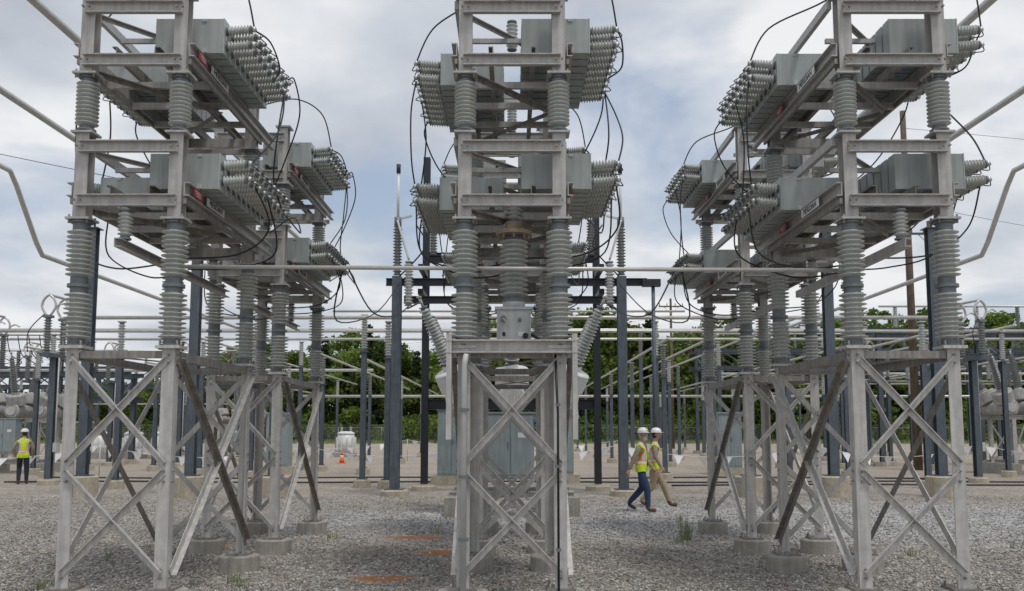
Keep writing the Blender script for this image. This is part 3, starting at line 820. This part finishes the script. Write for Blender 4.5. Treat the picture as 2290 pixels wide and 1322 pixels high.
base=np.array([[1,0,0],[0,1,0],[-1,0,0],[0,-1,0],[0,0,1],[0,0,-1]],float)
sz=(.008+.018*rng.random(N)**1.6)[:,None,None]
vv=base[None]*(.7+.6*rng.random((N,6,1)))+rng.normal(size=(N,6,3))*.18
an=rng.random(N)*6.28; ca,sa=np.cos(an)[:,None],np.sin(an)[:,None]
vx=vv[:,:,0]*ca-vv[:,:,1]*sa; vy=vv[:,:,0]*sa+vv[:,:,1]*ca
vv=np.stack([vx,vy,vv[:,:,2]*.7],2)*sz; vv[:,:,0]+=xx[:,None]; vv[:,:,1]+=yy[:,None]; vv[:,:,2]+=.006
fb=np.array([[0,1,4],[1,2,4],[2,3,4],[3,0,4],[1,0,5],[2,1,5],[3,2,5],[0,3,5]])
ff=(fb[None]+6*np.arange(N)[:,None,None]).reshape(-1,3)
me=bpy.data.meshes.new('gravel'); me.vertices.add(N*6); me.vertices.foreach_set('co',vv.reshape(-1)); me.loops.add(len(ff)*3); me.loops.foreach_set('vertex_index',ff.reshape(-1).astype(np.int32))
me.polygons.add(len(ff)); me.polygons.foreach_set('loop_start',np.arange(0,len(ff)*3,3,dtype=np.int32)); me.polygons.foreach_set('loop_total',np.full(len(ff),3,dtype=np.int32)); me.update(calc_edges=True); me.validate(); me.materials.append(m)
mko('gravel',me)
def weed(x,y,h,n):
    mb=MB()
    for i in range(n):
        a=random.uniform(0,6.28); l=random.uniform(.4,1)*h; d=random.uniform(.1,.5)*l; w=.004+.003*random.random()
        p=[V((0,0,0)),V((math.cos(a)*d*.4,math.sin(a)*d*.4,l*.6)),V((math.cos(a)*d,math.sin(a)*d,l))]
        o=V((math.cos(a+1.57),math.sin(a+1.57),0))*w; q=V((random.uniform(-.08,.08),random.uniform(-.08,.08),0))
        mb.add([p[0]-o+q,p[0]+o+q,p[1]+o+q,p[1]-o+q,p[2]+q],[(0,1,2,3),(3,2,4)],'weed')
    mb.obj('weed_plant',None,(x,y,0))
for (x,y,h,n) in((2.78,14.6,.40,40),(2.6,14.3,.2,16),(-5.1,10.0,.18,22),(-3.2,10.6,.16,20),(-3.05,10.3,.13,16),(-2.9,14.8,.16,14),(-1.3,15.5,.18,12),(.6,16,.2,10),(3.2,17.5,.2,14),(7.5,13.6,.18,14),(-7,16,.18,14),(5.6,12.8,.12,12),(-5.5,12.6,.15,14)):
    weed(x,y,h,n)

# ------------------------------------------------------------ people
def person(loc,rz,J,mt,beard=None,headturn=0):
    root=bpy.data.objects.new('worker',None); COL.objects.link(root); root.location=loc; root.rotation_euler=(0,0,rz)
    names=list(J.keys()); pos=[V(J[k][1]) for k in names]; par=[J[k][0] for k in names]
    edges=[(names.index(p),i) for i,p in enumerate(par) if p]
    me=bpy.data.meshes.new('tmp'); me.from_pydata(pos,edges,[]); ob=bpy.data.objects.new('tmp',me); COL.objects.link(ob)
    sk=ob.modifiers.new('s','SKIN'); sk.branch_smoothing=.6
    for i,k in enumerate(names):
        d=me.skin_vertices[0].data[i]; r=J[k][2]; d.radius=(r,r) if not isinstance(r,tuple) else r; d.use_root=(i==0)
    ss=ob.modifiers.new('u','SUBSURF'); ss.levels=3; ss.render_levels=3
    dg=bpy.context.evaluated_depsgraph_get(); ev=ob.evaluated_get(dg); bm=bpy.data.meshes.new_from_object(ev)
    bpy.data.objects.remove(ob)
    bm.materials.clear()
    ml=['shirt','pants','skin','boot']
    for k in ml: bm.materials.append(MATS[mt[k]])
    segs=[(pos[names.index(p)],pos[i],names[i], J[names[i]][2]) for i,p in enumerate(par) if p]
    keep=[]
    for p in bm.polygons:
        c=p.center; best=9;bn=''
        for a,b2,nm,r in segs:
            d=b2-a; t=max(0,min(1,(c-a).dot(d)/d.length_squared)); rr=r if not isinstance(r,tuple) else sum(r)/2
            q=(c-a-d*t).length-rr*.6
            if q<best: best=q;bn=nm
        kk=bn[:2]
        if kk in('wa','ch','up'): mi=0 if c.z>.97 else 1
        elif kk in('sh','ua','el','wr'): mi=0
        elif kk in('ne','he') and bn in('neck','head'): mi=2 if c.z>1.485 else 0
        else: mi=1 if c.z<.97 else 0
        if c.z<.13: mi=3
        p.material_index=mi; p.use_smooth=True
        torso=kk in('wa','ch','up','sh','hi','pe') or (bn=='neck' and c.z<1.47)
        if kk in('hi','kn') and c.z<.86: torso=False
        if torso and c.z>.86 and abs(c.y)<.215 and not(c.x>.02 and abs(c.y)<.035+.05*max(0,c.z-1.25)/.2): keep.append(p.index)
    mko('body',bm,root)
    b=bmesh.new(); b.from_mesh(bm); b.faces.ensure_lookup_table(); ks=set(keep)
    b.normal_update()
    for v in b.verts: v.co+=v.normal*(.012+.012*max(0,min(1,(1.1-v.co.z)/.2)))
    bmesh.ops.delete(b,geom=[f for f in b.faces if f.index not in ks],context='FACES')
    vm=bpy.data.meshes.new('safety_vest'); b.to_mesh(vm); b.free(); vm.materials.clear(); vm.materials.append(MATS['hi_vis'])
    for p in vm.polygons: p.material_index=0
    mko('safety_vest',vm,root)
    hd=MB(); hb=pos[names.index('head')]
    def fn(p):
        q=p.copy()
        if q.z<0: q.y*=1-.25*(-q.z/.125); q.x*=1-.10*(-q.z/.125)
        if q.x>0.05 and abs(q.y)<.022 and -.035<q.z<.02: q.x+=.024
        if q.x>.04 and q.z<-.085: q.x+=.012
        return q
    hd.ell((0,0,0),(.098,.076,.122),'skin',28,22,fn)
    for s in(-1,1):
        hd.ell((-.005,s*.078,-.005),(.02,.012,.034),'skin',10,8)
        hd.ell((.086,s*.031,.014),(.012,.013,.008),'hat_white',8,6); hd.ell((.095,s*.031,.014),(.006,.006,.006),'eye',8,6)
        hd.box((.094,s*.031,.032),(.012,.035,.007),mt.get('hair','hair_dark'))
    hd.box((.094,0,-.055),(.01,.045,.010),'lip')
    hd.ell((-.02,0,.01),(.088,.080,.115),mt.get('hair','hair_dark'),16,10)
    if beard:
        hd.ell((.045,0,-.085),(.056,.058,.060),'beard',16,10); hd.box((.098,0,-.040),(.016,.06,.016),'beard')
    hd.lathe((-.005,0,.045),Z,[(0,.120),(.03,.118),(.06,.106),(.09,.082),(.108,.045),(.113,.005)],24,'hat_white')
    hd.lathe((-.005,0,.04),Z,[(0,.134),(.008,.134)],24,'hat_white'); hd.ell((.09,0,.044),(.08,.085,.008),'hat_white',16,6)
    hd.bar((-.10,0,.125),(.09,0,.125),.03,.03,'hat_white'); hd.box((.118,0,.085),(.006,.03,.025),'red_label' if beard else 'machine_yellow')
    hd.obj('head',root,tuple(hb+V((.015,0,.055))),headturn)
    hm=MB()
    for s,side in((-1,'r'),(1,'l')):
        w=pos[names.index('wr_'+side)]; e=pos[names.index('el_'+side)]; d=(w-e).normalized()
        lat=V((0,s,0)); n=lat-d*lat.dot(d); n.normalize(); f=d.cross(n)*s
        if f.x<0: f=-f
        hm.tube([w-d*.01,w+d*.03,w+d*.095],.026,'skin',10,4,taper=.032)
        for k in range(4):
            o=f*(.030-.020*k); L=(.072,.082,.077,.060)[k]
            a=w+d*.09+o
            hm.tube([a,a+d*L*.4-n*.004,a+d*L*.72-n*.018,a+d*L*.92-n*.034],.0095,'skin',7,3,taper=.007)
        a=w+d*.035+f*.024
        hm.tube([a,a+f*.022+d*.025,a+f*.026+d*.055-n*.008],.011,'skin',7,3,taper=.008)
    hm.obj('hands',root)
    return root
def joints(rl,ll,ra,la,lean=0):
    J={}
    def a(k,p,pos,r): J[k]=(p,pos,r)
    a('pelvis',None,(0,0,.96),(.14,.16))
    a('waist','pelvis',(lean*.3,0,1.10),(.15,.17))
    a('chest','waist',(lean*.7,0,1.27),(.15,.175))
    a('upper','chest',(lean,0,1.40),(.11,.13))
    a('neck','upper',(lean+.01,0,1.51),(.06,.06))
    a('head','neck',(lean+.02,0,1.60),(.055,.055))
    for s,side,A in((-1,'r',ra),(1,'l',la)):
        sh=V((lean,s*.18,1.40)); el=V(A[0])
        a('sh_'+side,'upper',tuple(sh),.066)
        a('ua_'+side,'sh_'+side,tuple(sh.lerp(el,.4)+V((0,s*.018,0))),.062)
        a('el_'+side,'ua_'+side,A[0],.052)
        a('wr_'+side,'el_'+side,A[1],.036)
    for s,side,L in((-1,'r',rl),(1,'l',ll)):
        a('hip_'+side,'pelvis',(0,s*.095,.88),.105)
        a('kn_'+side,'hip_'+side,L[0],.082)
        a('ca_'+side,'kn_'+side,tuple((V(L[0])*.6+V(L[1])*.4)),.074)
        a('an_'+side,'ca_'+side,L[1],.060)
        a('he_'+side,'an_'+side,L[2],.047)
        a('to_'+side,'he_'+side,L[3],.044)
    return J
J1=joints(((.15,-.10,.50),(.16,-.10,.12),(.17,-.10,.055),(.35,-.10,.045)),
          ((.0,.10,.50),(-.28,.10,.20),(-.30,.10,.13),(-.14,.10,.05)),
          ((-.10,-.27,1.13),(-.20,-.30,.90)),((.04,.27,1.13),(.2,.25,.94)),.02)
person((2.80,19.7,0),-.35,J1,{'shirt':'tan_shirt','skin':'skin','pants':'denim','boot':'boot','hair':'beard'},True,-.5)
J2=joints(((-.02,-.10,.50),(-.28,-.10,.19),(-.30,-.10,.12),(-.14,-.10,.05)),
          ((.20,.10,.52),(.34,.10,.12),(.35,.10,.055),(.53,.10,.05)),
          ((.04,-.27,1.13),(.16,-.27,.92)),((-.08,.27,1.13),(-.18,.29,.9)),.03)
person((3.27,20.9,0),-.15,J2,{'shirt':'tan_shirt','skin':'skin','pants':'khaki','boot':'boot'},False,-.2)
J3=joints(((.03,-.11,.50),(.0,-.12,.12),(.0,-.12,.055),(.17,-.13,.045)),
          ((.12,.11,.52),(-.02,.11,.12),(-.03,.11,.055),(.14,.12,.045)),
          ((.02,-.28,1.14),(.18,-.27,.95)),((.04,.30,1.14),(.2,.25,.97)),.06)
person((-15.95,29.6,0),math.radians(115),J3,{'shirt':'tan_shirt','skin':'skin','pants':'navy','boot':'boot'},False,.2)

# ------------------------------------------------------------ light & sky
SUN=V((.35,-.50,1.45)).normalized()
el=math.asin(SUN.z); az=math.atan2(SUN.x,SUN.y)
sd=bpy.data.lights.new('sun','SUN'); sd.energy=1.6; sd.angle=math.radians(11); sd.color=(1,.965,.92)
so=bpy.data.objects.new('sun',sd); COL.objects.link(so); so.rotation_euler=SUN.to_track_quat('Z','Y').to_euler(); so.location=(0,0,30)
w=bpy.data.worlds.new('World'); S.world=w; w.use_nodes=True; nt=w.node_tree; nt.nodes.clear()
out=nd(nt,'ShaderNodeOutputWorld'); sky=nd(nt,'ShaderNodeTexSky'); sky.sky_type='NISHITA'; sky.sun_disc=False; sky.sun_elevation=el; sky.sun_rotation=az; sky.air_density=1.0; sky.dust_density=2.5
b1=nd(nt,'ShaderNodeBackground'); b1.inputs[1].default_value=.14; nt.links.new(sky.outputs[0],b1.inputs[0])
bh=nd(nt,'ShaderNodeBackground'); bh.inputs[0].default_value=(.50,.57,.67,1); bh.inputs[1].default_value=1.0
mh=nd(nt,'ShaderNodeMixShader'); mh.inputs[0].default_value=.5; nt.links.new(b1.outputs[0],mh.inputs[1]); nt.links.new(bh.outputs[0],mh.inputs[2])
tc=nd(nt,'ShaderNodeTexCoord'); sp=nd(nt,'ShaderNodeSeparateXYZ'); nt.links.new(tc.outputs['Generated'],sp.inputs[0])
def M(op,a,bv):
    k=nd(nt,'ShaderNodeMath',operation=op)
    for i,q in enumerate((a,bv)):
        if isinstance(q,(int,float)): k.inputs[i].default_value=q
        else: nt.links.new(q,k.inputs[i])
    return k.outputs[0]
zz=M('ADD',M('MAXIMUM',sp.outputs[2],0.0),.22)
cx=M('DIVIDE',sp.outputs[0],zz); cy=M('DIVIDE',sp.outputs[1],zz)
cb=nd(nt,'ShaderNodeCombineXYZ'); nt.links.new(cx,cb.inputs[0]); nt.links.new(cy,cb.inputs[1]); cb.inputs[2].default_value=3.7
n1=nd(nt,'ShaderNodeTexNoise'); n1.inputs['Scale'].default_value=1.35; n1.inputs['Detail'].default_value=9; n1.inputs['Roughness'].default_value=.52; n1.inputs['Distortion'].default_value=.25; nt.links.new(cb.outputs[0],n1.inputs['Vector'])
n2=nd(nt,'ShaderNodeTexNoise'); n2.inputs['Scale'].default_value=2.0; n2.inputs['Detail'].default_value=7; n2.inputs['Roughness'].default_value=.5
ad=nd(nt,'ShaderNodeVectorMath',operation='ADD'); ad.inputs[1].default_value=(5,2.3,1); nt.links.new(cb.outputs[0],ad.inputs[0]); nt.links.new(ad.outputs[0],n2.inputs['Vector'])
msk=ramp(nt,[(.33,(0,0,0)),(.49,(1,1,1))]); nt.links.new(n1.outputs['Fac'],msk.inputs['Fac'])
cr=ramp(nt,[(.30,(.46,.50,.57)),(.45,(.60,.64,.70)),(.62,(.86,.87,.89))]); nt.links.new(n2.outputs['Fac'],cr.inputs['Fac'])
b2=nd(nt,'ShaderNodeBackground'); b2.inputs[1].default_value=1.0; nt.links.new(cr.outputs[0],b2.inputs[0])
mx=nd(nt,'ShaderNodeMixShader'); nt.links.new(msk.outputs[0],mx.inputs[0]); nt.links.new(mh.outputs[0],mx.inputs[1]); nt.links.new(b2.outputs[0],mx.inputs[2]); nt.links.new(mx.outputs[0],out.inputs[0])

cam=bpy.data.cameras.new('camera'); co=bpy.data.objects.new('camera',cam); COL.objects.link(co)
co.location=(0,0,1.75); co.rotation_euler=(math.radians(90+5.71),0,0); cam.sensor_width=36; cam.lens=31.63; cam.shift_y=.0437; cam.clip_end=3000; cam.clip_start=.1
S.camera=co
S.view_settings.view_transform='Standard'; S.view_settings.look='None'; S.view_settings.exposure=0
